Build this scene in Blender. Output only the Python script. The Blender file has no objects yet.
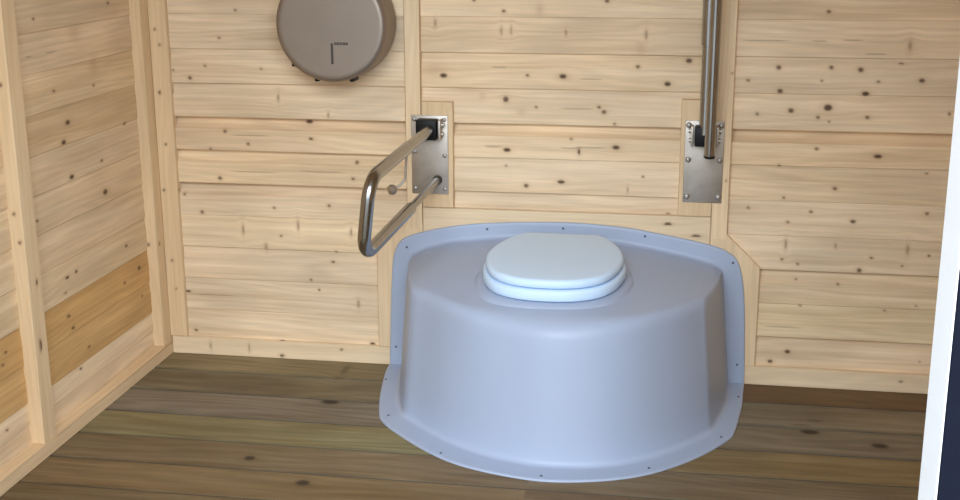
import bpy, bmesh, math, random
import numpy as np
from mathutils import Vector, Matrix

SC = bpy.context.scene
COL = SC.collection
rnd = random.Random(7)
PI = math.pi

def lin(r, g, b):
    f = lambda c: (c/255/12.92) if c/255 <= .04045 else ((c/255+.055)/1.055)**2.4
    return (f(r), f(g), f(b))

# ------------------------------------------------------------------ materials
def new_mat(name):
    m = bpy.data.materials.new(name); m.use_nodes = True
    nt = m.node_tree
    return m, nt, nt.nodes['Principled BSDF']

def plain(name, col, rough=.5, metal=0.0, noise=0.0, nscale=(20, 20, 20), spec=.5, bump=0.0, coat=0.0):
    m, nt, b = new_mat(name)
    b.inputs['Base Color'].default_value = (*col, 1)
    b.inputs['Roughness'].default_value = rough
    b.inputs['Metallic'].default_value = metal
    b.inputs['Specular IOR Level'].default_value = spec
    b.inputs['Coat Weight'].default_value = coat
    tc = nt.nodes.new('ShaderNodeTexCoord'); mp = nt.nodes.new('ShaderNodeMapping')
    mp.inputs['Scale'].default_value = nscale
    nz = nt.nodes.new('ShaderNodeTexNoise'); nz.inputs['Scale'].default_value = 1
    nz.inputs['Detail'].default_value = 4
    nt.links.new(tc.outputs['Object'], mp.inputs['Vector']); nt.links.new(mp.outputs[0], nz.inputs['Vector'])
    if noise:
        mr = nt.nodes.new('ShaderNodeMapRange')
        mr.inputs['From Min'].default_value = .3; mr.inputs['From Max'].default_value = .7
        mr.inputs['To Min'].default_value = 1-noise; mr.inputs['To Max'].default_value = 1+noise
        nt.links.new(nz.outputs[0], mr.inputs['Value'])
        vm = nt.nodes.new('ShaderNodeVectorMath'); vm.operation = 'SCALE'
        vm.inputs[0].default_value = col
        nt.links.new(mr.outputs[0], vm.inputs['Scale']); nt.links.new(vm.outputs[0], b.inputs['Base Color'])
    if bump:
        bp = nt.nodes.new('ShaderNodeBump'); bp.inputs['Strength'].default_value = bump
        bp.inputs['Distance'].default_value = .002
        nt.links.new(nz.outputs[0], bp.inputs['Height']); nt.links.new(bp.outputs[0], b.inputs['Normal'])
    return m

def wood(name, rough=.6, contrast=1.0, blotch=1.0, knot_col=(.085, .042, .020), halo_col=(.40, .22, .10), spec=.3):
    m, nt, b = new_mat(name)
    N = nt.nodes.new; L = nt.links.new
    at = N('ShaderNodeAttribute'); at.attribute_name = 'grain'
    tint = N('ShaderNodeAttribute'); tint.attribute_name = 'tint'
    kn = N('ShaderNodeAttribute'); kn.attribute_name = 'knot'
    ha = N('ShaderNodeAttribute'); ha.attribute_name = 'halo'
    def noise(scale, detail, rough_=.55, dist=0):
        mp = N('ShaderNodeMapping'); mp.inputs['Scale'].default_value = scale
        L(at.outputs['Vector'], mp.inputs['Vector'])
        n = N('ShaderNodeTexNoise'); n.inputs['Scale'].default_value = 1; n.inputs['Detail'].default_value = detail
        n.inputs['Roughness'].default_value = rough_; n.inputs['Distortion'].default_value = dist
        L(mp.outputs[0], n.inputs['Vector']); return n.outputs[0]
    def rng(sock, lo, hi, a=.3, bb=.7):
        r = N('ShaderNodeMapRange'); r.inputs['From Min'].default_value = a; r.inputs['From Max'].default_value = bb
        r.inputs['To Min'].default_value = lo; r.inputs['To Max'].default_value = hi
        L(sock, r.inputs['Value']); return r.outputs[0]
    def math_(op, a, c):
        n = N('ShaderNodeMath'); n.operation = op
        for i, v in enumerate((a, c)):
            if isinstance(v, (int, float)): n.inputs[i].default_value = v
            else: L(v, n.inputs[i])
        return n.outputs[0]
    # growth rings sliced along the board
    big = noise((.9, 7, 1), 2, .5, .3)
    sep = N('ShaderNodeSeparateXYZ'); L(at.outputs['Vector'], sep.inputs[0])
    ph = math_('ADD', math_('MULTIPLY', sep.outputs['Y'], 260.0), math_('MULTIPLY', big, 60.0))
    ring = math_('SINE', ph, 0)
    fine = noise((5, 190, 1), 3, .6)
    mid = noise((2.2, 34, 1), 4, .6)
    low = noise((2.6, 5, 1), 2, .5)
    fac = math_('MULTIPLY', rng(fine, 1-.07*contrast, 1+.05*contrast), rng(mid, 1-.09*contrast, 1+.06*contrast))
    fac = math_('MULTIPLY', fac, rng(ring, 1-.045*contrast, 1+.03*contrast, -1, 1))
    fac = math_('MULTIPLY', fac, rng(low, 1-.07*blotch, 1+.06*blotch))
    vm = N('ShaderNodeVectorMath'); vm.operation = 'SCALE'
    L(tint.outputs['Color'], vm.inputs[0]); L(fac, vm.inputs['Scale'])
    # warm tinge where the summer wood is dense
    mw = N('ShaderNodeMix'); mw.data_type = 'RGBA'; mw.blend_type = 'MULTIPLY'
    L(rng(mid, .35*contrast, 0.0), mw.inputs['Factor']); L(vm.outputs[0], mw.inputs['A'])
    mw.inputs['B'].default_value = (1.0, .86, .68, 1)
    m1 = N('ShaderNodeMix'); m1.data_type = 'RGBA'
    L(ha.outputs['Fac'], m1.inputs['Factor']); L(mw.outputs['Result'], m1.inputs['A'])
    m1.inputs['B'].default_value = (*halo_col, 1)
    m2 = N('ShaderNodeMix'); m2.data_type = 'RGBA'
    L(kn.outputs['Fac'], m2.inputs['Factor']); L(m1.outputs['Result'], m2.inputs['A'])
    m2.inputs['B'].default_value = (*knot_col, 1)
    L(m2.outputs['Result'], b.inputs['Base Color'])
    b.inputs['Roughness'].default_value = rough
    b.inputs['Specular IOR Level'].default_value = spec
    bp = N('ShaderNodeBump'); bp.inputs['Strength'].default_value = .25; bp.inputs['Distance'].default_value = .0012
    L(math_('ADD', fine, mid), bp.inputs['Height']); L(bp.outputs[0], b.inputs['Normal'])
    return m

PINE = wood('pine_boards', contrast=1.15, blotch=1.9)
FRAME = wood('pine_battens', contrast=.75, blotch=.7)
DECK = wood('treated_decking', rough=.62, contrast=2.2, blotch=2.0, knot_col=(.035, .025, .015), halo_col=(.10, .065, .03), spec=.25)
PLASTIC = plain('blue_grey_plastic', lin(164, 176, 199), .48, noise=.012, nscale=(9, 9, 9), spec=.5)
SEATP = plain('seat_plastic', lin(203, 226, 250), .42, spec=.35)
STEEL = plain('brushed_steel', lin(164, 163, 162), .22, 1.0, noise=.05, nscale=(60, 60, 8))
PLATE = plain('satin_steel_plate', lin(186, 178, 168), .52, 1.0, noise=.10, nscale=(30, 30, 30))
COVER = plain('satin_dispenser_steel', lin(150, 138, 127), .5, .75, noise=.03, nscale=(14, 14, 14))
DARKST = plain('dark_steel', lin(96, 90, 84), .45, .9, noise=.05)
BLACK = plain('black_plastic', lin(12, 12, 13), .5, noise=.05, spec=.25)
INK = plain('dark_slot', lin(70, 60, 54), .6, noise=.05)
SCREW = plain('steel_screw', lin(185, 182, 178), .45, 1.0, noise=.04)
SCREWD = plain('dull_screw', lin(92, 98, 112), .5, .6, noise=.04)
WHITE = plain('white_paint', lin(248, 250, 253), .5, noise=.02, nscale=(6, 6, 40))
NAVY = plain('navy_paint', lin(13, 16, 30), .6, spec=.12, noise=.10, nscale=(8, 8, 60), bump=.1)
GRAVEL = plain('gravel', lin(150, 150, 146), .9, noise=.25, nscale=(60, 60, 60), bump=.6)

# ------------------------------------------------------------------ object helpers
def link(o, parent=None):
    COL.objects.link(o)
    if parent is not None: o.parent = parent
    return o

def thing(name, label, cat, loc, group=None):
    o = bpy.data.objects.new(name, None); o.location = loc; o.empty_display_size = .05
    o['label'] = label; o['category'] = cat
    if group: o['group'] = group
    return link(o)

def finish(name, bm, mat, parent=None, smooth=True, label=None, angle=40):
    """World-space bmesh -> one object (moved into its parent's frame)."""
    bmesh.ops.recalc_face_normals(bm, faces=bm.faces)
    me = bpy.data.meshes.new(name); bm.to_mesh(me); bm.free()
    if parent is not None:
        me.transform(Matrix.Translation(-parent_world(parent)))
    me.materials.append(mat)
    if smooth:
        me.polygons.foreach_set('use_smooth', [True]*len(me.polygons))
        me.set_sharp_from_angle(angle=math.radians(angle))
    o = bpy.data.objects.new(name, me); link(o, parent)
    if label: o['label'] = label
    return o

def parent_world(p):
    v = Vector((0, 0, 0))
    while p is not None:
        v = v+Vector(p.location); p = p.parent
    return v

# ------------------------------------------------------------------ wooden boards (numpy patches)
class Boards:
    def __init__(s): s.V, s.F, s.G, s.T, s.K, s.H, s.n = [], [], [], [], [], [], 0
    def patch(s, P, u, v, tint, seed, knots=(), stains=(), edge_dark=None):
        """P (nu,nv,3) points; u, v (nu,nv) along and across the grain."""
        nu, nv = P.shape[:2]
        kn = np.zeros((nu, nv)); ha = np.zeros((nu, nv)); w = v.copy()
        u0, u1, v0, v1 = u.min()-.05, u.max()+.05, v.min()-.05, v.max()+.05
        for (ku, kv, ru, rv) in knots:
            if not (u0 < ku < u1 and v0 < kv < v1): continue
            d = np.sqrt(((u-ku)/ru)**2+((v-kv)/rv)**2)
            long_ = ru > 4*rv
            kn = np.maximum(kn, np.clip((1.1-d)/.45, 0, 1)*(.42 if long_ else .34 if rv > 2*ru else min(.95, .47+48*max(ru, rv))))
            if not long_:
                ha = np.maximum(ha, .40*np.exp(-(d/1.6)**2))
                sg = np.where(v >= kv, 1., -1.)
                w = w-sg*rv*.9*np.exp(-((u-ku)/(ru*4.5))**2-((v-kv)/(rv*3.2))**2)*(1-np.exp(-((v-kv)/rv)**2))
        for (ku, kv, ru, rv) in stains:
            d = np.sqrt(((u-ku)/ru)**2+((v-kv)/rv)**2)
            ha = np.maximum(ha, .32*np.exp(-(d/1.1)**2))
        if edge_dark is not None: kn = np.maximum(kn, edge_dark)
        g = np.stack([u, w, np.full_like(u, seed)], -1)
        i = np.arange(nu*nv).reshape(nu, nv)+s.n
        f = np.stack([i[:-1, :-1], i[1:, :-1], i[1:, 1:], i[:-1, 1:]], -1).reshape(-1, 4)
        s.V.append(P.reshape(-1, 3)); s.F.append(f); s.G.append(g.reshape(-1, 3))
        s.T.append(np.tile(np.array([*tint, 1.0]), (nu*nv, 1))); s.K.append(kn.ravel()); s.H.append(ha.ravel())
        s.n += nu*nv
    def flat(s, quad, tint, seed, axis=0):
        """one quad, grain along edge 0->1."""
        q = np.array(quad, float); P = np.empty((2, 2, 3)); P[0, 0], P[1, 0], P[1, 1], P[0, 1] = q
        l = np.linalg.norm(q[1]-q[0]); h = np.linalg.norm(q[3]-q[0])
        o = q[0][axis]
        u = np.array([[0, 0], [l, l]])+o; v = np.array([[0, h], [0, h]])
        s.patch(P, u, v, tint, seed)
    def build(s, name, mat, kind='structure', smooth=True, angle=35):
        V = np.concatenate(s.V); F = np.concatenate(s.F)
        me = bpy.data.meshes.new(name)
        me.vertices.add(len(V)); me.vertices.foreach_set('co', V.astype(np.float32).ravel())
        me.loops.add(len(F)*4); me.loops.foreach_set('vertex_index', F.astype(np.int32).ravel())
        me.polygons.add(len(F)); me.polygons.foreach_set('loop_start', np.arange(0, len(F)*4, 4, dtype=np.int32))
        me.update(calc_edges=True)
        a = me.attributes.new('grain', 'FLOAT_VECTOR', 'POINT'); a.data.foreach_set('vector', np.concatenate(s.G).astype(np.float32).ravel())
        a = me.attributes.new('tint', 'FLOAT_COLOR', 'POINT'); a.data.foreach_set('color', np.concatenate(s.T).astype(np.float32).ravel())
        a = me.attributes.new('knot', 'FLOAT', 'POINT'); a.data.foreach_set('value', np.concatenate(s.K).astype(np.float32))
        a = me.attributes.new('halo', 'FLOAT', 'POINT'); a.data.foreach_set('value', np.concatenate(s.H).astype(np.float32))
        if smooth:
            me.polygons.foreach_set('use_smooth', [True]*len(me.polygons)); me.set_sharp_from_angle(angle=math.radians(angle))
        me.materials.append(mat); me.validate()
        o = bpy.data.objects.new(name, me); link(o)
        if kind: o['kind'] = kind
        return o

def frange(a, b, step):
    n = max(1, int(round(abs(b-a)/step))); return np.linspace(a, b, n+1)

def run_of_boards(B, z_lines, depths, umin, umax, place, tints, knots, stains, du, seed0, fine_top=1.16):
    """Horizontal shiplap. place(u, depth, z) -> xyz; each board: hollow along its top edge, flat below, lip at the bottom."""
    for i in range(len(z_lines)-1):
        zt, zb = z_lines[i], z_lines[i+1]
        d = depths[i]
        fine = zb < fine_top
        if fine:
            h = zt-zb
            zz = np.concatenate([np.linspace(zt, zt-.036, 12), frange(zt-.036, zb+.002, .0033)[1:], [zb]])
        else:
            zz = np.array([zt, zt-.018, zt-.036, zb+.002, zb])
        t = np.clip((zt-zz)/.036, 0, 1)
        dep = .0008+d*(1-t**2)**.85
        dep[-1] = dep[-2]+.0016
        # the ledge under the board above
        zz = np.concatenate([[zt], zz]); dep = np.concatenate([[.0024], dep])
        uu = frange(umin, umax, du if fine else .3)
        U, Z = np.meshgrid(uu, zz, indexing='ij'); Dp = np.tile(dep, (len(uu), 1))
        P = place(U, Dp, Z)
        sd = seed0+i*3.71
        B.patch(P, U, Z, tints[i], sd, knots if fine else (), stains if fine else ())

def batten(B, lo, hi, tint, seed, axis, chamfer=.002, knots=(), faces='+x-x+y-y+z-z'):
    """Box lo..hi with chamfered edges; grain along `axis`; knots in (along, across) on every face."""
    lo = np.array(lo, float); hi = np.array(hi, float); c = chamfer
    for nax in range(3):
        for sgn in (-1, 1):
            others = [a for a in range(3) if a != nax]
            ua = axis if axis in others else others[0]
            va = [a for a in others if a != ua][0]
            dense = bool(knots)
            us = frange(lo[ua]+c, hi[ua]-c, .004) if dense else np.array([lo[ua]+c, hi[ua]-c])
            vs = frange(lo[va]+c, hi[va]-c, .004) if dense else np.array([lo[va]+c, hi[va]-c])
            us = np.concatenate([[lo[ua]+c*.3], us, [hi[ua]-c*.3]]); vs = np.concatenate([[lo[va]+c*.3], vs, [hi[va]-c*.3]])
            Uu, Vv = np.meshgrid(us, vs, indexing='ij'); P = np.zeros(Uu.shape+(3,))
            P[..., ua] = Uu; P[..., va] = Vv; P[..., nax] = hi[nax] if sgn > 0 else lo[nax]
            edge = np.zeros(Uu.shape, bool); edge[0] = edge[-1] = True; edge[:, 0] = edge[:, -1] = True
            P[..., nax] = np.where(edge, P[..., nax]-sgn*c*.7, P[..., nax])
            if (nax % 2 == 0) == (sgn > 0):
                pass
            B.patch(P, Uu if axis in others else Uu, Vv+seed*.13, tint, seed+nax, [(k[0], k[1]+seed*.13, k[2], k[3]) for k in knots])

def polyplate(name, pts, y_front, y_back, tint, seed):
    """Upright board cut to a polygon outline (x, z), chamfered front edge, vertical grain."""
    bm = bmesh.new(); n = len(pts)
    cx = sum(p[0] for p in pts)/n; cz = sum(p[1] for p in pts)/n
    # inset for the chamfer
    def inset(d):
        out = []
        for i in range(n):
            p0, p1, p2 = Vector(pts[i-1]), Vector(pts[i]), Vector(pts[(i+1) % n])
            a = (p1-p0).normalized(); b = (p2-p1).normalized()
            na = Vector((-a.y, a.x)); nb = Vector((-b.y, b.x))
            m = (na+nb); m /= max(.3, m.dot(na))
            out.append(p1+m*d)
        return out
    area = sum(pts[i-1][0]*pts[i][1]-pts[i][0]*pts[i-1][1] for i in range(n))
    s = 1 if area > 0 else -1
    f = [bm.verts.new((p.x, y_front, p.y)) for p in inset(.0015*s)]
    e = [bm.verts.new((p[0], y_front+.0015, p[1])) for p in pts]
    k = [bm.verts.new((p[0], y_back, p[1])) for p in pts]
    bm.faces.new(f); bm.faces.new(k)
    for i in range(n):
        bm.faces.new((f[i-1], f[i], e[i], e[i-1])); bm.faces.new((e[i-1], e[i], k[i], k[i-1]))
    o = finish(name, bm, FRAME, smooth=False)
    me = o.data; nv = len(me.vertices)
    g = []
    for v in me.vertices: g += [v.co.z, v.co.x+v.co.y, seed]
    me.attributes.new('grain', 'FLOAT_VECTOR', 'POINT').data.foreach_set('vector', g)
    me.attributes.new('tint', 'FLOAT_COLOR', 'POINT').data.foreach_set('color', [*tint, 1.0]*nv)
    me.attributes.new('knot', 'FLOAT', 'POINT'); me.attributes.new('halo', 'FLOAT', 'POINT')
    o['kind'] = 'structure'
    return o

# ------------------------------------------------------------------ room
KB = [(0.160,0.894,0.0044,0.0037),(0.111,0.858,0.0065,0.0055),(0.262,1.056,0.0043,0.0037),(0.208,0.976,0.0044,0.0037),(0.060,0.880,0.0035,0.0030),(0.331,0.888,0.0035,0.0030),(0.379,0.804,0.0035,0.0117),(0.210,0.701,0.0059,0.0050),(0.280,0.665,0.0053,0.0045),(0.162,0.647,0.0045,0.0038),(0.186,0.559,0.0069,0.0059),(0.123,0.452,0.0061,0.0052),(0.351,0.473,0.0045,0.0038),(0.250,0.402,0.0036,0.0151),(0.070,0.506,0.0045,0.0039),(0.369,0.387,0.0045,0.0038),(0.291,0.581,0.0716,0.0030),(0.287,0.691,0.0592,0.0024),(0.320,0.351,0.0042,0.0106),(0.079,0.073,0.0056,0.0048),(0.061,0.199,0.0093,0.0037),(0.145,0.190,0.0770,0.0022),(0.333,0.008,0.0062,0.0053),(0.464,0.732,0.0117,0.0059),(0.474,0.685,0.0073,0.0041),(0.609,0.617,0.0059,0.0050),(0.598,0.569,0.0053,0.0045),(0.522,0.485,0.0054,0.0045),(0.423,0.420,0.0036,0.0150),(0.587,0.407,0.0036,0.0119),(0.504,0.587,0.0709,0.0030),(0.529,0.757,0.0029,0.0087),(0.539,0.344,0.0036,0.0031),(0.457,0.253,0.0042,0.0036),(0.528,0.312,0.0060,0.0036),(0.481,0.222,0.0045,0.0039),(0.644,0.058,0.0091,0.0061),(0.603,0.184,0.0042,0.0121),(0.873,0.878,0.0114,0.0071),(1.046,1.060,0.0056,0.0047),(1.039,1.005,0.0031,0.0112),(1.067,1.008,0.0031,0.0112),(0.850,1.025,0.0037,0.0113),(1.114,0.882,0.0051,0.0043),(1.052,0.813,0.0085,0.0085),(0.962,1.090,0.0056,0.0047),(1.033,0.904,0.0226,0.0020),(1.139,0.793,0.0042,0.0036),(1.056,0.668,0.0115,0.0066),(1.112,0.565,0.0072,0.0061),(1.213,0.579,0.0115,0.0057),(1.053,0.621,0.0035,0.0029),(1.240,0.704,0.0043,0.0036),(1.263,0.668,0.0043,0.0085),(1.016,0.677,0.0287,0.0034),(1.240,0.677,0.0341,0.0026),(1.214,0.881,0.0112,0.0070),(1.422,0.911,0.0061,0.0052),(1.561,0.929,0.0096,0.0069),(1.505,0.865,0.0097,0.0069),(1.333,1.090,0.0069,0.0058),(1.442,0.999,0.0041,0.0137),(1.317,0.796,0.0056,0.0048),(1.331,0.783,0.0070,0.0060),(1.255,0.790,0.0507,0.0025),(1.293,0.875,0.0335,0.0025),(1.221,1.002,0.0028,0.0083),(1.367,0.683,0.0113,0.0065),(1.294,0.680,0.0510,0.0026),(1.445,0.601,0.0042,0.0036),(1.403,0.562,0.0028,0.0085),(1.519,0.496,0.0057,0.0028),(1.362,0.750,0.0042,0.0036),(1.330,0.783,0.0042,0.0036),(1.925,1.066,0.0062,0.0052),(1.803,0.915,0.0073,0.0062),(1.942,0.917,0.0062,0.0053),(1.810,0.851,0.0082,0.0070),(1.940,0.808,0.0123,0.0095),(1.842,0.798,0.0082,0.0070),(1.915,0.781,0.0055,0.0046),(1.752,0.787,0.0050,0.0042),(1.723,0.879,0.0049,0.0042),(1.945,0.770,0.0036,0.0030),(1.919,0.881,0.0041,0.0035),(1.765,0.988,0.0651,0.0022),(1.906,0.987,0.0215,0.0022),(2.019,0.912,0.0081,0.0069),(2.179,0.886,0.0088,0.0062),(2.036,0.848,0.0108,0.0068),(2.045,0.784,0.0062,0.0046),(2.257,0.798,0.0040,0.0054),(2.123,0.930,0.0067,0.0027),(2.067,0.881,0.0054,0.0035),(1.992,0.990,0.0295,0.0019),(2.055,0.955,0.0295,0.0019),(1.917,0.694,0.0061,0.0041),(1.973,0.584,0.0064,0.0050),(1.913,0.516,0.0050,0.0043),(1.852,0.484,0.0045,0.0038),(1.741,0.521,0.0045,0.0038),(1.819,0.644,0.0039,0.0033),(1.837,0.554,0.0045,0.0038),(1.850,0.419,0.0037,0.0141),(1.842,0.375,0.0045,0.0038),(1.886,0.364,0.0045,0.0038),(2.081,0.677,0.0123,0.0063),(2.028,0.492,0.0083,0.0056),(2.223,0.521,0.0055,0.0047),(2.180,0.417,0.0042,0.0139),(1.986,0.420,0.0028,0.0070),(2.085,0.390,0.0056,0.0036),(2.213,0.632,0.0055,0.0022),(2.169,0.370,0.0036,0.0031),(2.238,0.402,0.0042,0.0035),(1.885,0.317,0.0037,0.0031),(2.000,0.309,0.0037,0.0031),(1.873,0.101,0.0086,0.0063),(1.826,0.069,0.0078,0.0058),(1.900,0.241,0.0040,0.0034),(1.856,0.175,0.0573,0.0029),(2.055,0.352,0.0070,0.0070),(2.216,0.255,0.0036,0.0031),(2.132,0.237,0.0034,0.0029),(2.190,0.032,0.0043,0.0036),(2.239,0.090,0.0028,0.0024),(2.141,0.978,0.0053,0.0133)]
KS = [(1.147,1.065,0.0111,0.0166),(0.984,0.824,0.0085,0.0114),(1.429,0.963,0.0138,0.0166),(1.096,0.778,0.0142,0.0085),(2.097,0.021,0.0086,0.0057),(0.849,0.893,0.0342,0.0199),(1.430,0.841,0.0557,0.0084),(0.949,0.838,0.0569,0.0085),(2.045,0.140,0.1710,0.0085),(1.642,0.987,0.0055,0.0055)]
KL = [(-0.592,1.076,0.0108,0.0042),(-0.181,1.087,0.0122,0.0047),(-0.632,0.987,0.0216,0.0029),(-0.522,0.987,0.0446,0.0033),(-0.525,0.889,0.0112,0.0043),(-0.305,0.875,0.0108,0.0042),(-0.467,0.799,0.0209,0.0078),(-0.497,0.752,0.0208,0.0078),(-0.131,0.742,0.0127,0.0049),(-0.294,0.665,0.0122,0.0047),(-0.471,0.655,0.0211,0.0079),(-0.288,0.575,0.0224,0.0098),(-0.667,0.582,0.0110,0.0043),(-0.185,0.392,0.0141,0.0054),(-0.493,0.401,0.0135,0.0052),(-0.543,0.399,0.0174,0.0053),(-0.112,0.305,0.0184,0.0071),(-0.214,0.288,0.0128,0.0049),(-0.559,0.361,0.0087,0.0034),(-0.554,0.296,0.0146,0.0056),(-0.536,0.257,0.0147,0.0057),(-0.459,0.177,0.0121,0.0047),(-0.510,0.132,0.0120,0.0046),(-0.104,0.215,0.0099,0.0038),(-0.870,0.306,0.0106,0.0041),(-0.898,0.116,0.0107,0.0041),(-0.889,0.280,0.0106,0.0041)]
LS = [(-0.387,1.023,0.0315,0.0237),(-0.292,0.930,0.0218,0.0218),(-0.109,0.298,0.0526,0.0239)]
KF = [(0.685,-0.834,0.0193,0.0159),(0.578,-0.067,0.0090,0.0397),(0.567,-0.136,0.0354,0.0097),(0.605,-0.321,0.0281,0.0185),(1.914,-0.328,0.0263,0.0174),(1.892,-0.284,0.0321,0.0088),(2.083,-0.392,0.0231,0.0169),(1.934,-0.249,0.0242,0.0095),(0.510,-0.717,0.0151,0.0139)]

CEIL = 2.16
REC = .015       # how far the back boards lie behind the faces of the battens
RECL = .033
XR = 2.40        # right wall
YF = -2.10       # inner face of the front wall

def vary(base, a=.04):
    k = 1+rnd.uniform(-a, a); w = rnd.uniform(-a, a)*.5
    return (base[0]*k, base[1]*k*(1-w*.3), base[2]*k*(1-w))
P0 = lin(228, 205, 174)
zl = [CEIL+.003]+[round(2.143-.1*i, 3) for i in range(22)]   # 2.143 ... 0.043
zl = [z for z in zl if z > .02]
nb = len(zl)-1
def at_z(ztop):   # index of the board whose top edge is at ztop
    return min(range(nb), key=lambda i: abs(zl[i]-ztop))

back = Boards()
segs = [(-.05, .785, {.743: .028, .643: .020, .543: .026, .943: .005, .843: .009, .343: .005}, 11),
        (.785, 1.665, {.943: .009, .843: .006, .743: .024, .643: .005, .543: .010, 1.043: .004}, 57),
        (1.665, XR+.02, {.943: .007, .743: .030, .343: .015, .843: .004, .143: .007, .643: .005}, 93)]
warm = {0: {.743: (1, .97, .93), .643: (.99, .97, .92), .443: (1.01, 1.01, .98)},
        1: {1.043: (.96, .94, .91), .943: (.99, .97, .93), .743: (1.0, .985, .95)},
        2: {1.143: (.95, .92, .88), .743: (.97, .94, .88), .243: (.96, .97, .9), .643: (.98, .96, .92), .343: (.97, .96, .92), .143: (1.0, .98, .96)}}
for si, (xa, xb, dd, sd) in enumerate(segs):
    dep = [.002]*nb; tn = [vary(P0, .03) for _ in range(nb)]
    for z, d in dd.items(): dep[at_z(z)] = d
    for z, w in warm[si].items():
        i = at_z(z); tn[i] = tuple(a*b for a, b in zip(P0, w))
    run_of_boards(back, zl, dep, xa, xb, lambda U, D, Z: np.stack([U, REC+D, Z], -1), tn, KB, KS, .0034, sd)
back.flat([(-.05, .06, 0), (XR+.02, .06, 0), (XR+.02, .06, CEIL), (-.05, .06, CEIL)], P0, 3)
back.build('wall_back', PINE)

left = Boards()
KL = [(a, b_, c*.62, d*.85) for a, b_, c, d in KL]
dep = [.0026]*nb; tn = [vary(lin(222, 196, 162), .04) for _ in range(nb)]
for z, w in {.343: lin(206, 164, 108), .243: lin(208, 168, 114), .143: lin(226, 201, 168), .943: lin(218, 191, 154), .843: lin(214, 185, 147), .443: lin(220, 194, 158)}.items(): tn[at_z(z)] = w
zl2 = [z for z in zl if z > .06]+[.086, .030]; dep = dep+[.0026]*3; tn = tn+[lin(224, 198, 165)]*3
run_of_boards(left, zl2, dep, YF-.02, .02, lambda U, D, Z: np.stack([-RECL-D, U, Z], -1), tn, KL, LS, .006, 211)
left.flat([(-.07, YF-.02, 0), (-.07, .05, 0), (-.07, .05, CEIL), (-.07, YF-.02, CEIL)], P0, 3, 1)
left.build('wall_left', PINE)

right = Boards()
tn = [vary(lin(216, 188, 150), .04) for _ in range(nb)]
run_of_boards(right, zl, [.0022]*nb, YF-.02, .02, lambda U, D, Z: np.stack([XR+D, U, Z], -1), tn, (), (), .05, 311, fine_top=0)
right.flat([(XR+.04, YF-.02, 0), (XR+.04, .05, 0), (XR+.04, .05, CEIL), (XR+.04, YF-.02, CEIL)], P0, 3, 1)
right.build('wall_right', PINE)

# floor: treated decking, rounded edges and a dark joint between boards
fl = Boards()
ylines = [.03, -.135, -.303, -.468, -.626, -.780, -.932, -1.083, -1.235, -1.387, -1.54, -1.69, -1.84, -1.99, -2.14]
ltint = [(136, 123, 94), (121, 110, 88), (130, 120, 105), (131, 122, 90), (123, 107, 83), (124, 105, 77), (116, 99, 74)]  # board tones, those by the back wall lightened to offset light falloff
rtint = [(112, 90, 64), (130, 119, 99), (125, 113, 94), (134, 116, 83), (127, 113, 90), (122, 104, 78), (118, 101, 76)]  # same on the right: far boards lightened where the light falls off
for i in range(len(ylines)-1):
    y1, y0 = ylines[i], ylines[i+1]
    yy = np.concatenate([[y1-.0025, y1-.0029, y1-.005, y1-.009], frange(y1-.012, y0+.012, .008), [y0+.009, y0+.005, y0+.0029, y0+.0025]])
    zz = np.zeros_like(yy); zz[[0, -1]] = -.024; zz[[1, -2]] = -.004; zz[[2, -3]] = -.0008; zz[[3, -4]] = -.0002
    joint_dark = np.zeros_like(yy); joint_dark[[0, 1, -1, -2]] = .7; joint_dark[[2, -3]] = .35   # darker along both edges of each board
    for side, (xa, xb) in enumerate(((-.05, 1.22), (1.22, XR+.02))):
        uu = frange(xa, xb, .006)
        U, Y = np.meshgrid(uu, yy, indexing='ij'); Z = np.tile(zz, (len(uu), 1))
        tb = (ltint if side == 0 else rtint)[i % 7]
        fl.patch(np.stack([U, Y, Z], -1), U, Y*.55, lin(*tb), 400+i*2.3+side, [(k[0], k[1]*.55, k[2], k[3]*.55) for k in KF], (), np.tile(joint_dark, (len(uu), 1)))
fl.flat([(-.08, YF-.06, -.03), (XR+.03, YF-.06, -.03), (XR+.03, .04, -.03), (-.08, .04, -.03)], lin(60, 50, 36), 5)
fl.build('floor', DECK)

# battens and frames
T1 = lin(230, 204, 168); T2 = lin(222, 194, 156); T3 = lin(228, 205, 172)
def trim(n, lo, hi, tint, seed, axis, knots=(), name=None):
    B = Boards(); batten(B, lo, hi, tint, seed, axis, knots=knots)
    return B.build(name or 'trim_%d' % n, FRAME)
YB = REC+.012
trim(1, (-.0, -.0, .056), (.055, YB, CEIL), T2, 21, 2, [(.30, .022, .005, .004), (.66, .028, .004, .004), (.815, .02, .006, .005), (1.0, .018, .005, .004), (.955, .03, .004, .004), (.21, .03, .004, .003), (.52, .012, .004, .004)])
trim(2, (.763, 0, .43), (.809, YB, CEIL), T1, 31, 2)
trim(3, (1.640, 0, .43), (1.686, YB, CEIL), T1, 37, 2, [(.60, 1.676, .004, .003), (.90, 1.679, .003, .003)])
trim(4, (.8095, 0, .495), (.902, YB, .805), T2, 41, 2)
trim(5, (1.546, 0, .495), (1.6395, YB, .825), T2, 43, 2)
trim(6, (.8095, .0006, .40), (1.6395, YB, .4945), T3, 47, 0, [(1.52, .47, .012, .004), (1.60, .438, .014, .004)])
polyplate('trim_7', [(.763, .444), (.809, .444), (.809, .0565), (.668, .0565), (.668, .352)], 0.0003, YB, T1, 51.3)
polyplate('trim_8', [(1.686, .444), (1.782, .352), (1.782, .0565), (1.640, .0565), (1.640, .444)], 0.0003, YB, T1, 53.7)
trim(0, (.0055, -.0005, .0), (XR, YB, .056), T3, 57, 0, [(.255, .03, .003, .012), (.36, .01, .008, .005), (.13, .03, .003, .012), (2.19, .034, .005, .004), (.55, .04, .006, .003)], name='baseboard_back')
trim(9, (-RECL-.012, -.046, .035), (-.0005, .02, CEIL), T2, 61, 2, [(.36, -.03, .006, .005)])
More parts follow.
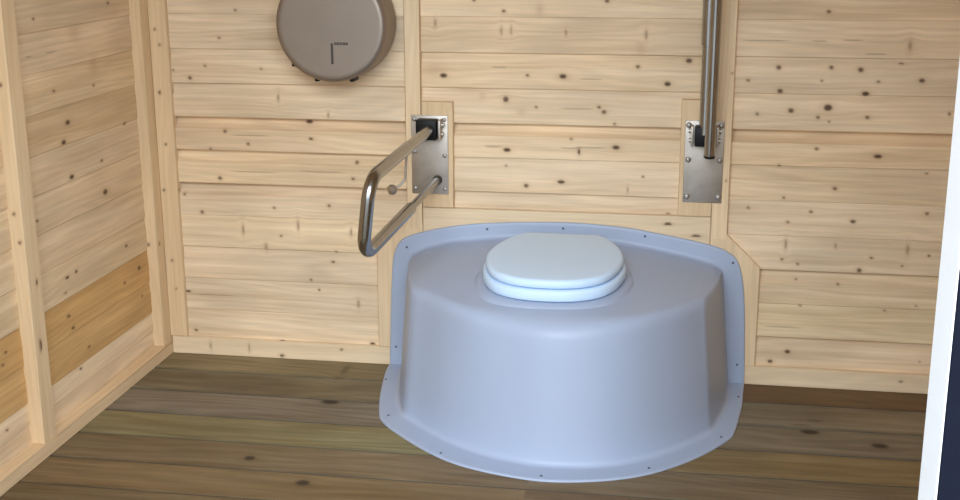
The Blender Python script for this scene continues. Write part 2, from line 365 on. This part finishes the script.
trim(10, (-RECL-.012, -.795, .035), (.0, -.733, CEIL), T2, 67, 2, [(.29, -.772, .024, .005), (.29, -.765, .016, .004), (.56, -.012, .005, .004), (.94, -.02, .006, .004), (.45, -.756, .008, .005), (.63, -.02, .005, .004)])
trim(11, (-RECL-.012, -1.56, .035), (.0, -1.498, CEIL), T2, 71, 2)
trim(0, (-RECL-.012, YF, .0), (.005, .012, .035), T2, 73, 1, name='baseboard_left')
trim(0, (XR-.03, YF, .0), (XR+.01, -.001, .05), T3, 79, 1, name='baseboard_right')

# ceiling
ce = Boards()
for i in range(22):
    y1 = .03-.1*i; y0 = y1-.1
    yy = np.array([y1, y1-.003, y0+.003, y0]); zz = np.array([CEIL+.006, CEIL, CEIL, CEIL+.006])
    uu = np.array([-.07, XR+.04]); U, Y = np.meshgrid(uu, yy, indexing='ij')
    ce.patch(np.stack([U, Y, np.tile(zz, (2, 1))], -1), U, Y, vary(P0, .05), 500+i)
ce.flat([(-.07, YF-.1, CEIL+.04), (XR+.04, YF-.1, CEIL+.04), (XR+.04, .05, CEIL+.04), (-.07, .05, CEIL+.04)], P0, 3)
ce.build('ceiling', PINE)

# front wall with its open doorway: pine inside, navy boards outside, white jamb lining
DX0, DX1, DZ = .42, 1.8448, 2.06
def boxes(name, lst, mat, kind='structure', bevel=.0015):
    bm = bmesh.new()
    for lo, hi in lst:
        r = bmesh.ops.create_cube(bm, size=1)
        for v in r['verts']:
            v.co = Vector(((lo[k]+hi[k])/2+v.co[k]*(hi[k]-lo[k])) for k in range(3))
    if bevel:
        bmesh.ops.bevel(bm, geom=bm.edges[:], offset=bevel, segments=1, affect='EDGES')
    o = finish(name, bm, mat, smooth=False)
    if kind: o['kind'] = kind
    return o
lst = []
x = -.10
while x < XR+.07:                       # upright navy boards
    xe = min(x+.12, XR+.07)
    for a, b in ((x, xe),):
        if b <= DX0: lst.append(((a, YF-.10, -.05), (b-.003, YF-.085, CEIL+.05)))
        elif a >= DX1: lst.append(((a, YF-.10, -.05), (b-.003, YF-.085, CEIL+.05)))
        else:
            lst.append(((a, YF-.10, DZ), (b-.003, YF-.085, CEIL+.05)))
            if a < DX0: lst.append(((a, YF-.10, -.05), (DX0, YF-.085, DZ-.002)))
            if b > DX1+.004: lst.append(((DX1+.0015, YF-.10, -.05), (b-.003, YF-.085, DZ-.002)))
    x += .12
lst += [((-.10, YF-.085, -.05), (DX0-.025, YF-.02, CEIL+.05)), ((DX1+.025, YF-.085, -.05), (XR+.07, YF-.02, CEIL+.05)), ((DX0-.025, YF-.085, DZ+.025), (DX1+.025, YF-.02, CEIL+.05))]
boxes('wall_front', lst, NAVY)
fi = Boards()
for xa, xb, za, zb in ((-.05, DX0-.025, 0, CEIL), (DX1+.025, XR, 0, CEIL), (DX0-.025, DX1+.025, DZ+.025, CEIL)):
    for i in range(22):
        z1 = min(zb, 2.143-.1*i+.1); z0 = max(za, 2.143-.1*i)
        if z1-z0 < .01: continue
        batten(fi, (xa, YF-.02, z0), (xb, YF, z1), vary(P0, .04), 600+i, 0)
fi.build('trim_12', PINE)
boxes('door_1', [((DX1, YF-.0985, -.03), (DX1+.022, YF-.008, DZ)), ((DX0-.022, YF-.0985, -.03), (DX0, YF-.008, DZ)), ((DX0-.022, YF-.0985, DZ+.001), (DX1+.022, YF+.002, DZ+.022))], WHITE)

# ground outside
bm = bmesh.new(); bmesh.ops.create_grid(bm, x_segments=2, y_segments=2, size=1)
for v in bm.verts: v.co = Vector((v.co.x*14+1.2, v.co.y*10-12.2+0, -.10))
boxes_g = finish('ground', bm, GRAVEL, smooth=False); boxes_g['kind'] = 'structure'

# ------------------------------------------------------------------ shape helpers for things
def V3(*a): return Vector(a)

def fillet_path(pts, rads, seg=10):
    out = [Vector(pts[0])]
    for i in range(1, len(pts)-1):
        p0, p1, p2 = Vector(pts[i-1]), Vector(pts[i]), Vector(pts[i+1])
        a = (p0-p1).normalized(); b = (p2-p1).normalized()
        ang = a.angle(b); r = rads[i-1] if isinstance(rads, (list, tuple)) else rads
        t = r/math.tan(ang/2)
        s, e = p1+a*t, p1+b*t
        c = p1+(a+b).normalized()*(r/math.sin(ang/2))
        vs, ve = s-c, e-c
        sw = vs.angle(ve); ax = vs.cross(ve).normalized()
        for k in range(seg+1):
            out.append(c+Matrix.Rotation(sw*k/seg, 3, ax) @ vs)
    out.append(Vector(pts[-1])); return out

def sweep(bm, path, r, n=24, cap=True, round_end=0.0):
    path = [Vector(p) for p in path]; rad = [r]*len(path) if isinstance(r, (int, float)) else list(r)
    t0 = (path[1]-path[0]).normalized(); up = Vector((0, 0, 1)) if abs(t0.z) < .9 else Vector((1, 0, 0))
    u = (up-t0*up.dot(t0)).normalized(); prev = t0; rings = []
    for i, p in enumerate(path):
        if i == 0: t = t0
        elif i == len(path)-1: t = (path[-1]-path[-2]).normalized()
        else: t = ((path[i+1]-p).normalized()+(p-path[i-1]).normalized()).normalized()
        q = prev.rotation_difference(t); u = q @ u; u = (u-t*u.dot(t)).normalized(); prev = t
        w = t.cross(u)
        rings.append([bm.verts.new(p+(u*math.cos(2*PI*k/n)+w*math.sin(2*PI*k/n))*rad[i]) for k in range(n)])
    for a, b in zip(rings, rings[1:]):
        for k in range(n): bm.faces.new((a[k], a[(k+1) % n], b[(k+1) % n], b[k]))
    if cap: bm.faces.new(rings[0]); bm.faces.new(rings[-1])
    return bm

def lathe(bm, origin, axis, prof, n=48):
    """prof: (distance along axis, radius) pairs."""
    ax = Vector(axis).normalized(); up = Vector((0, 0, 1)) if abs(ax.z) < .9 else Vector((1, 0, 0))
    u = (up-ax*up.dot(ax)).normalized(); w = ax.cross(u); o = Vector(origin); rings = []
    for d, r in prof:
        if r < 1e-6: rings.append([bm.verts.new(o+ax*d)])
        else: rings.append([bm.verts.new(o+ax*d+(u*math.cos(2*PI*k/n)+w*math.sin(2*PI*k/n))*r) for k in range(n)])
    for a, b in zip(rings, rings[1:]):
        for k in range(n):
            if len(a) == 1 and len(b) == 1: continue
            if len(a) == 1: bm.faces.new((a[0], b[(k+1) % n], b[k]))
            elif len(b) == 1: bm.faces.new((a[k], a[(k+1) % n], b[0]))
            else: bm.faces.new((a[k], a[(k+1) % n], b[(k+1) % n], b[k]))
    return bm

def rbox(bm, lo, hi, bev=.002, seg=2, rot=None, about=None):
    r = bmesh.ops.create_cube(bm, size=1); vs = r['verts']
    for v in vs: v.co = Vector([(lo[k]+hi[k])/2+v.co[k]*(hi[k]-lo[k]) for k in range(3)])
    ed = {e for v in vs for e in v.link_edges}
    res = bmesh.ops.bevel(bm, geom=list(ed), offset=bev, segments=seg, affect='EDGES', profile=.5)
    return bm

def crom(pts, n):
    """Catmull-Rom through pts (tuples), n samples in all, evenly in parameter."""
    P = [np.array(p, float) for p in pts]; m = len(P)-1; out = []
    for k in range(n):
        t = k/(n-1)*m; i = min(int(t), m-1); f = t-i
        p1, p2 = P[i], P[i+1]; p0 = P[i-1] if i > 0 else 2*p1-p2; p3 = P[i+2] if i+2 <= m else 2*p2-p1
        out.append(.5*((2*p1)+(p2-p0)*f+(2*p0-5*p1+4*p2-p3)*f*f+(3*p1-p0-3*p2+p3)*f**3))
    return out

def screw_head(name, pos, normal, r, mat, parent, h=None, label=None):
    h = h or r*.55
    bm = bmesh.new()
    lathe(bm, Vector(pos), normal, [(-.001, r), (h*.45, r), (h*.8, r*.75), (h, r*.35), (h*.96, r*.3), (h*.6, r*.22), (h*.6, 0)], 20)
    return finish('screw', bm, mat, parent, label=label)

# ------------------------------------------------------------------ toilet
toilet = thing('toilet', 'pale blue-grey moulded plastic toilet with its lid down, screwed to floor and back wall', 'toilet', (1.235, -.30, 0))

Bp = [(.745, -.010), (.754, -.082), (.788, -.25), (.818, -.355), (.838, -.402), (.878, -.444), (.97, -.535), (1.063, -.600), (1.17, -.645), (1.27, -.66), (1.39, -.64), (1.483, -.586), (1.57, -.50), (1.638, -.405), (1.662, -.35), (1.694, -.194), (1.703, -.09), (1.709, -.010)]
Tp = [(.772, -.010), (.782, -.075), (.813, -.235), (.842, -.33), (.864, -.368), (.90, -.405), (.985, -.492), (1.07, -.556), (1.172, -.597), (1.265, -.615), (1.375, -.594), (1.462, -.543), (1.543, -.46), (1.608, -.368), (1.632, -.32), (1.662, -.18), (1.672, -.08), (1.680, -.010)]
Op = [(.701, -.010), (.706, -.085), (.732, -.25), (.762, -.385), (.784, -.440), (.835, -.505), (.94, -.61), (1.035, -.678), (1.155, -.722), (1.27, -.738), (1.40, -.712), (1.51, -.655), (1.615, -.55), (1.695, -.43), (1.718, -.365), (1.742, -.19), (1.749, -.09), (1.755, -.010)]
zT = [.336, .346, .352, .353, .353, .355, .358, .360, .362, .363, .362, .360, .358, .355, .353, .350, .344, .336]
Win = [(.745, 0), (.752, .1), (.765, .26), (.7715, .325), (.784, .356), (.825, .375), (.904, .396), (1.028, .411), (1.228, .421), (1.381, .411), (1.48, .396), (1.60, .372), (1.652, .357), (1.675, .328), (1.688, .25), (1.70, .1), (1.709, 0)]
Wout = [(.701, 0), (.705, .1), (.713, .27), (.721, .345), (.742, .391), (.79, .415), (.892, .440), (1.02, .456), (1.228, .465), (1.39, .457), (1.49, .443), (1.625, .418), (1.69, .396), (1.725, .357), (1.743, .258), (1.752, .1), (1.755, 0)]
def archz(x):
    xs = [.772, .784, .825, .904, 1.028, 1.13, 1.228, 1.381, 1.48, 1.60, 1.652, 1.680]
    zs = [.336, .354, .375, .396, .411, .419, .421, .411, .396, .372, .357, .336]
    return float(np.interp(x, xs, zs))
NS = 150
Bs, Ts, Os = crom(Bp, NS), crom(Tp, NS), crom(Op, NS)
Zs = [float(z[0]) for z in crom([(z,) for z in zT], NS)]
def bez(a, c, b, k): return [a*(1-t)**2+c*2*t*(1-t)+b*t*t for t in [i/k for i in range(k+1)]]
def body_profile(i):
    B_ = Vector((*Bs[i], .006)); T_ = Vector((*Ts[i], Zs[i])); O_ = Vector((*Os[i], .006))
    A_ = Vector((min(max(T_.x, .772), 1.680), -.010, 0)); A_.z = archz(A_.x)
    out = [Vector((O_.x, O_.y, .0005)), Vector((O_.x, O_.y, .0045))]
    inw = (B_-O_).normalized()
    out += [O_+inw*.0025, O_+inw*.01]
    side = (T_-B_).normalized(); dBO = (B_-O_).length
    rb = min(.016, dBO*.3)
    out += bez(B_-inw*rb, B_, B_+side*rb, 5)
    top = A_-T_; lt = top.length; td = top.normalized() if lt > 1e-5 else Vector((0, 1, 0))
    rc = min(.034+.045*math.exp(-((T_.x-1.25)/.13)**2), lt*.42+.001)
    s0, s1 = B_+side*rb, T_-side*max(min(rc, .045), .012)
    for k in range(1, 8): out.append(s0.lerp(s1, k/8))
    out += bez(s1, T_, T_+td*rc, 9)
    rw = min(.02, lt*.4)
    wallup = Vector((0, 0, 1))
    e0 = T_+td*rc; e1 = A_-td*rw
    for k in range(1, 11):
        out.append(e0.lerp(e1, k/11))
    out += bez(e1, A_, A_+wallup*rw*.6, 5)
    return out
bm = bmesh.new(); rows = []
for i in range(NS): rows.append([bm.verts.new(p) for p in body_profile(i)])
for a, b in zip(rows, rows[1:]):
    for k in range(len(a)-1): bm.faces.new((a[k], b[k], b[k+1], a[k+1]))
bmesh.ops.remove_doubles(bm, verts=bm.verts[:], dist=.00005)
body = finish('pedestal', bm, PLASTIC, toilet, angle=60)

NW = 160
wi, wo = crom(Win, NW), crom(Wout, NW)
bm = bmesh.new(); rows = []
for a, b in zip(wi, wo):
    a = Vector((a[0], 0, a[1])); b = Vector((b[0], 0, b[1])); d = (b-a).normalized(); f_ = Vector((0, -1, 0))
    a2 = a-d*.006
    pr = [a2+f_*.0145, a+d*.004+f_*.0102, a+d*.012+f_*.0092, b-d*.010+f_*.0085, b-d*.003+f_*.0080, b-d*.0006+f_*.0065, b+f_*.0045, b+f_*.0010]
    rows.append([bm.verts.new(p) for p in pr])
for a, b in zip(rows, rows[1:]):
    for k in range(len(a)-1): bm.faces.new((a[k], b[k], b[k+1], a[k+1]))
finish('wall_flange', bm, PLASTIC, toilet, angle=60)

# seat, lid and the raised rim under them
SX = 1.230
def d_outline(n, wid, y_back, y_front, flat):
    """Rounded D: straight across the back, widest behind the middle, round at the front."""
    L_ = y_back-y_front; pts = []
    ctrl = [(flat, y_back), (flat+.20*(wid-flat), y_back-.008), (flat+.55*(wid-flat), y_back-.048), (flat+.83*(wid-flat), y_back-.108), (wid, y_back-.46*L_), (wid*.975, y_back-.61*L_), (wid*.89, y_back-.76*L_), (wid*.73, y_back-.885*L_), (wid*.48, y_back-.962*L_), (wid*.22, y_back-.994*L_), (0, y_front)]
    half = crom(ctrl, n)
    rightp = [(p[0], p[1]) for p in half]
    leftp = [(-p[0], p[1]) for p in half[::-1][1:]]
    backs = [(-flat+2*flat*k/8, y_back) for k in range(1, 8)]
    return [(SX+x, y) for x, y in rightp+leftp+backs]
SL = .052            # slope of seat and lid, back to front
def seat_z(y, z_at_back): return z_at_back+(y+.10)*SL
def d_solid(bm, wid, yb, yf, flat, zb, zt, r, crown=0.0, hole=None):
    n = 26
    def ring(inset, z):
        o = d_outline(n, wid-inset, yb-inset, yf+inset, max(.03, flat*(wid-inset)/wid))
        return [bm.verts.new((x, y, seat_z(y, z))) for x, y in o]
    levels = [(r*.35, zb), (0, zb+r*.45), (0, zt-r)]
    for k in range(1, 6):
        a = PI/2*k/5; levels.append((r*(1-math.cos(a)), zt-r+r*math.sin(a)))
    levels += [(r+.012, zt+crown*.3), (r+.03, zt+crown*.7), (r+.05, zt+crown)]
    rings = [ring(i_, z_) for i_, z_ in levels]
    m = len(rings[0])
    for a, b in zip(rings, rings[1:]):
        for k in range(m): bm.faces.new((a[k], a[(k+1) % m], b[(k+1) % m], b[k]))
    bm.faces.new(rings[0]); bm.faces.new(rings[-1])
bm = bmesh.new(); d_solid(bm, .1895, -.090, -.510, .088, .4030, .4310, .010)
finish('seat', bm, SEATP, toilet, angle=50)
bm = bmesh.new(); d_solid(bm, .182, -.092, -.502, .090, .4345, .4560, .010, .0015)
lid = finish('lid', bm, SEATP, toilet, angle=50)
for v in (): pass
bm = bmesh.new()
n = 26; rr = []
for ins, z in ((-.036, .335), (-.027, .380), (-.019, .394), (-.012, .3985), (.004, .4000), (.03, .4000)):
    o = d_outline(n, .1895-ins, -.093-ins*.6, -.512+ins, .088)
    rr.append([bm.verts.new((x, y, seat_z(y, z+.0))) for x, y in o])
for a, b in zip(rr, rr[1:]):
    m = len(a)
    for k in range(m): bm.faces.new((a[k], a[(k+1) % m], b[(k+1) % m], b[k]))
bm.faces.new(rr[-1])
finish('rim', bm, PLASTIC, toilet, angle=60)
for sx in (-.075, .075):
    bm = bmesh.new()
    sweep(bm, [(SX+sx-.016, -.078, .432), (SX+sx+.016, -.078, .432)], .009, 16)
    rbox(bm, (SX+sx-.012, -.086, .402), (SX+sx+.012, -.070, .432), .002)
    finish('hinge', bm, SEATP, toilet)
for x, z in ((1.002, .438), (1.223, .448), (.762, .374), (.723, .062), (1.706, .366), (1.732, .062), (1.457, .434)):
    screw_head('screw', (x, -.0088, z), (0, -1, 0), .0034, SCREWD, toilet, .002)
for x, y in ((.793, -.405), (.982, -.625), (1.248, -.718), (1.504, -.632), (1.682, -.412), (.722, -.14), (1.735, -.12)):
    screw_head('screw', (x, y, .0062), (0, 0, 1), .0034, SCREWD, toilet, .002)

# ------------------------------------------------------------------ fold-down grab rails
GR = 'fold-down grab rails on either side of the toilet'
def plate(bm_parent, x0, x1, z0, z1, screws, sr):
    bm = bmesh.new(); rbox(bm, (x0, -.005, z0), (x1, -.0002, z1), .0022, 2)
    p = finish('wall_plate', bm, PLATE, bm_parent)
    for x, z in screws: screw_head('screw', (x, -.0052, z), (0, -1, 0), sr, SCREW, p, sr*.7)
    return p

# lowered rail, left of the toilet
ra = thing('grab_rail', 'brushed steel grab rail folded down and reaching out left of the toilet', 'grab rail', (.834, 0, .536), GR)
plate(ra, .780, .888, .536, .766, [(.790, .754), (.878, .754), (.790, .660), (.878, .650), (.790, .552), (.878, .552)], .0062)
U0, F1, F2, L0 = V3(.842, -.030, .731), V3(.8095, -.600, .7005), V3(.782, -.588, .497), V3(.858, -.006, .580)
bm = bmesh.new()
k1 = U0.lerp(F1, .40); k2 = L0.lerp(F2, .40)
sweep(bm, fillet_path([k1, F1, F2, k2], [.058, .058], 14), .0168, 28)
finish('rail_tube', bm, STEEL, ra)
bm = bmesh.new(); sweep(bm, [U0+(U0-F1).normalized()*.004, U0.lerp(F1, .43)], .0150, 28)
finish('upper_arm', bm, STEEL, ra)
bm = bmesh.new(); sweep(bm, [L0, L0.lerp(F2, .43)], .0112, 24)
low = finish('lower_arm', bm, STEEL, ra)
bm = bmesh.new(); lathe(bm, L0+V3(0, 0, 0), F2-L0, [(0.002, .0135), (.012, .0135), (.016, .0115)], 24)
finish('collar', bm, DARKST, low, label='dark collar where the lower arm meets the plate')
bm = bmesh.new(); rbox(bm, (.802, -.046, .700), (.862, -.004, .758), .004); finish('pivot_block', bm, BLACK, ra, label='black plastic pivot block')
for xa, xb in ((.8655, .8725),):
    bm = bmesh.new(); rbox(bm, (xa, -.040, .700), (xb, -.004, .757), .0015)
    sweep(bm, [(xb, -.026, .743), (xb+.009, -.026, .743)], .0065, 16); sweep(bm, [(xb, -.026, .716), (xb+.007, -.026, .716)], .006, 16)
    finish('bracket', bm, PLATE, ra)
# paper hook under the upper arm
bm = bmesh.new()
hk = fillet_path([(.8265, -.27, .703), (.8215, -.27, .634), (.806, -.275, .616), (.789, -.286, .6075)], [.012, .01], 6)
sweep(bm, hk, .0034, 12); h = finish('paper_hook', bm, PLATE, ra)
bm = bmesh.new(); lathe(bm, V3(.789, -.286, .6075)+V3(.006, .004, .002), (-.55, -.8, -.12), [(0, .006), (.003, .0125), (.010, .0145), (.017, .0125), (.020, .006), (.0205, 0)], 24)
finish('knob', bm, PLATE, h)

# raised rail, right of the toilet
rb = thing('grab_rail', 'brushed steel grab rail folded upright against the wall right of the toilet', 'grab rail', (1.612, 0, .536), GR)
plate(rb, 1.558, 1.666, .536, .768, [(1.568, .755), (1.656, .755), (1.569, .658), (1.656, .658), (1.569, .553), (1.656, .553)], .0082)
bm = bmesh.new()
ub, tb_, tf, lf = V3(1.6115, -.036, .735), V3(1.6115, -.040, 1.345), V3(1.6260, -.150, 1.345), V3(1.6260, -.092, .684)
kb = ub.lerp(tb_, .40); kf = lf.lerp(tf, .88)
sweep(bm, fillet_path([kb, tb_, tf, kf], [.055, .055], 14), .0195, 28)
finish('rail_tube', bm, STEEL, rb)
bm = bmesh.new(); sweep(bm, [ub, ub.lerp(tb_, .43)], .0160, 28); finish('upper_arm', bm, STEEL, rb)
bm = bmesh.new(); sweep(bm, [lf, lf.lerp(tf, .90)], .0148, 28); la = finish('lower_arm', bm, STEEL, rb)
bm = bmesh.new(); lathe(bm, lf+(tf-lf).normalized()*.001, lf-tf, [(-.002, .0152), (.003, .0152), (.005, .013), (.0055, 0)], 24)  # added black piece standing in for the shade at the tube's end
finish('dark_end', bm, BLACK, la, label='black piece standing in for shade at the free end of the tube')
bm = bmesh.new(); rbox(bm, (1.585, -.050, .702), (1.628, -.004, .757), .004); finish('pivot_block', bm, BLACK, rb, label='black plastic pivot block')
for xa, xb, s in ((1.574, 1.581, -1), (1.643, 1.650, 1)):
    bm = bmesh.new(); rbox(bm, (xa, -.044, .702), (xb, -.004, .757), .0015)
    e = xa if s < 0 else xb
    sweep(bm, [(e, -.026, .743), (e+s*.006, -.026, .743)], .0065, 16); sweep(bm, [(e, -.026, .716), (e+s*.005, -.026, .716)], .006, 16)
    finish('bracket', bm, PLATE, rb)

# ------------------------------------------------------------------ toilet paper dispenser
dp = thing('wall_mounted_paper_dispenser', 'round satin steel jumbo toilet roll dispenser high on the back wall', 'toilet paper dispenser', (.588, 0, 1.03))
DXc, DZc, DR = .584, 1.028, .158
bm = bmesh.new()
lathe(bm, (DXc, .0, DZc), (0, -1, 0), [(.004, DR-.004), (.004, DR), (.110, DR), (.1145, DR-.0012), (.1195, DR-.0042), (.1235, DR-.0085), (.1250, DR-.0115), (.1250, DR-.02), (.1250, .05), (.1250, 0)], 96)
cv = finish('cover', bm, COVER, dp, angle=33)
bm = bmesh.new()
lathe(bm, (DXc, .0145, DZc), (0, -1, 0), [(0, 0), (0, DR-.008), (.0185, DR-.008)], 64)
finish('back_plate', bm, DARKST, dp)
bm = bmesh.new()
rbox(bm, (.5845, -.1262, .9215), (.5915, -.1240, .979), .0008); finish('sight_slot', bm, INK, cv, label='dark narrow sight slot')
bm = bmesh.new(); xx = .5950
for w_ in (.0045, .0065, .005, .0035, .0065, .006):
    rbox(bm, (xx, -.1258, .9745), (xx+w_, -.1240, .9815), .0004, 1); xx += w_+.0013
finish('lettering', bm, INK, cv, label='tiny dark lettering beside the slot')
for xa in (.470, .5345, .636):  # small black feet along the lower rim of the cover
    bm = bmesh.new(); za = DZc-math.sqrt(DR**2-(xa-DXc)**2)
    rbox(bm, (xa-.006, -.104, za-.0080), (xa+.006, -.05, za+.012), .0015); finish('foot_bracket', bm, BLACK, dp, label='small black foot at the lower edge of the cover')

# ------------------------------------------------------------------ light: open sky through the doorway
w = bpy.data.worlds.new('World'); SC.world = w; w.use_nodes = True
nt = w.node_tree; bg = nt.nodes['Background']
bg.inputs['Color'].default_value = (.80, .90, 1.0, 1); bg.inputs['Strength'].default_value = 2.2
def area(name, loc, target, sx, sy, power, col):
    l = bpy.data.lights.new(name, 'AREA'); l.shape = 'RECTANGLE'; l.size = sx; l.size_y = sy; l.energy = power; l.color = col
    o = bpy.data.objects.new(name, l); o.location = loc
    o.rotation_euler = (Vector(target)-Vector(loc)).to_track_quat('-Z', 'Y').to_euler(); link(o); return o
area('sky_light', (2.1, -5.0, 3.2), (1.05, 0, .6), 5.0, 2.6, 415, (.83, .925, 1.0))

# ------------------------------------------------------------------ camera
cam = bpy.data.cameras.new('camera'); co = bpy.data.objects.new('camera', cam); link(co)
yaw, pitch, roll = -0.16673, 0.26130, -0.00373
F_ = Vector((math.sin(yaw)*math.cos(pitch), math.cos(yaw)*math.cos(pitch), -math.sin(pitch)))
R_ = F_.cross(Vector((0, 0, 1))).normalized(); U_ = R_.cross(F_)
r2 = R_*math.cos(roll)+U_*math.sin(roll); u2 = -R_*math.sin(roll)+U_*math.cos(roll)
co.matrix_world = Matrix(((r2.x, u2.x, -F_.x, 1.56756), (r2.y, u2.y, -F_.y, -3.49654), (r2.z, u2.z, -F_.z, 1.32), (0, 0, 0, 1)))
cam.sensor_width = 36; cam.lens = 36*1254.157/960; cam.clip_start = .02; cam.clip_end = 100
SC.camera = co

SC.view_settings.view_transform = 'Standard'; SC.view_settings.look = 'None'
SC.view_settings.exposure = 0.03; SC.view_settings.gamma = 1; SC.view_settings.use_curve_mapping = False
SC.cycles.max_bounces = 10; SC.cycles.diffuse_bounces = 6
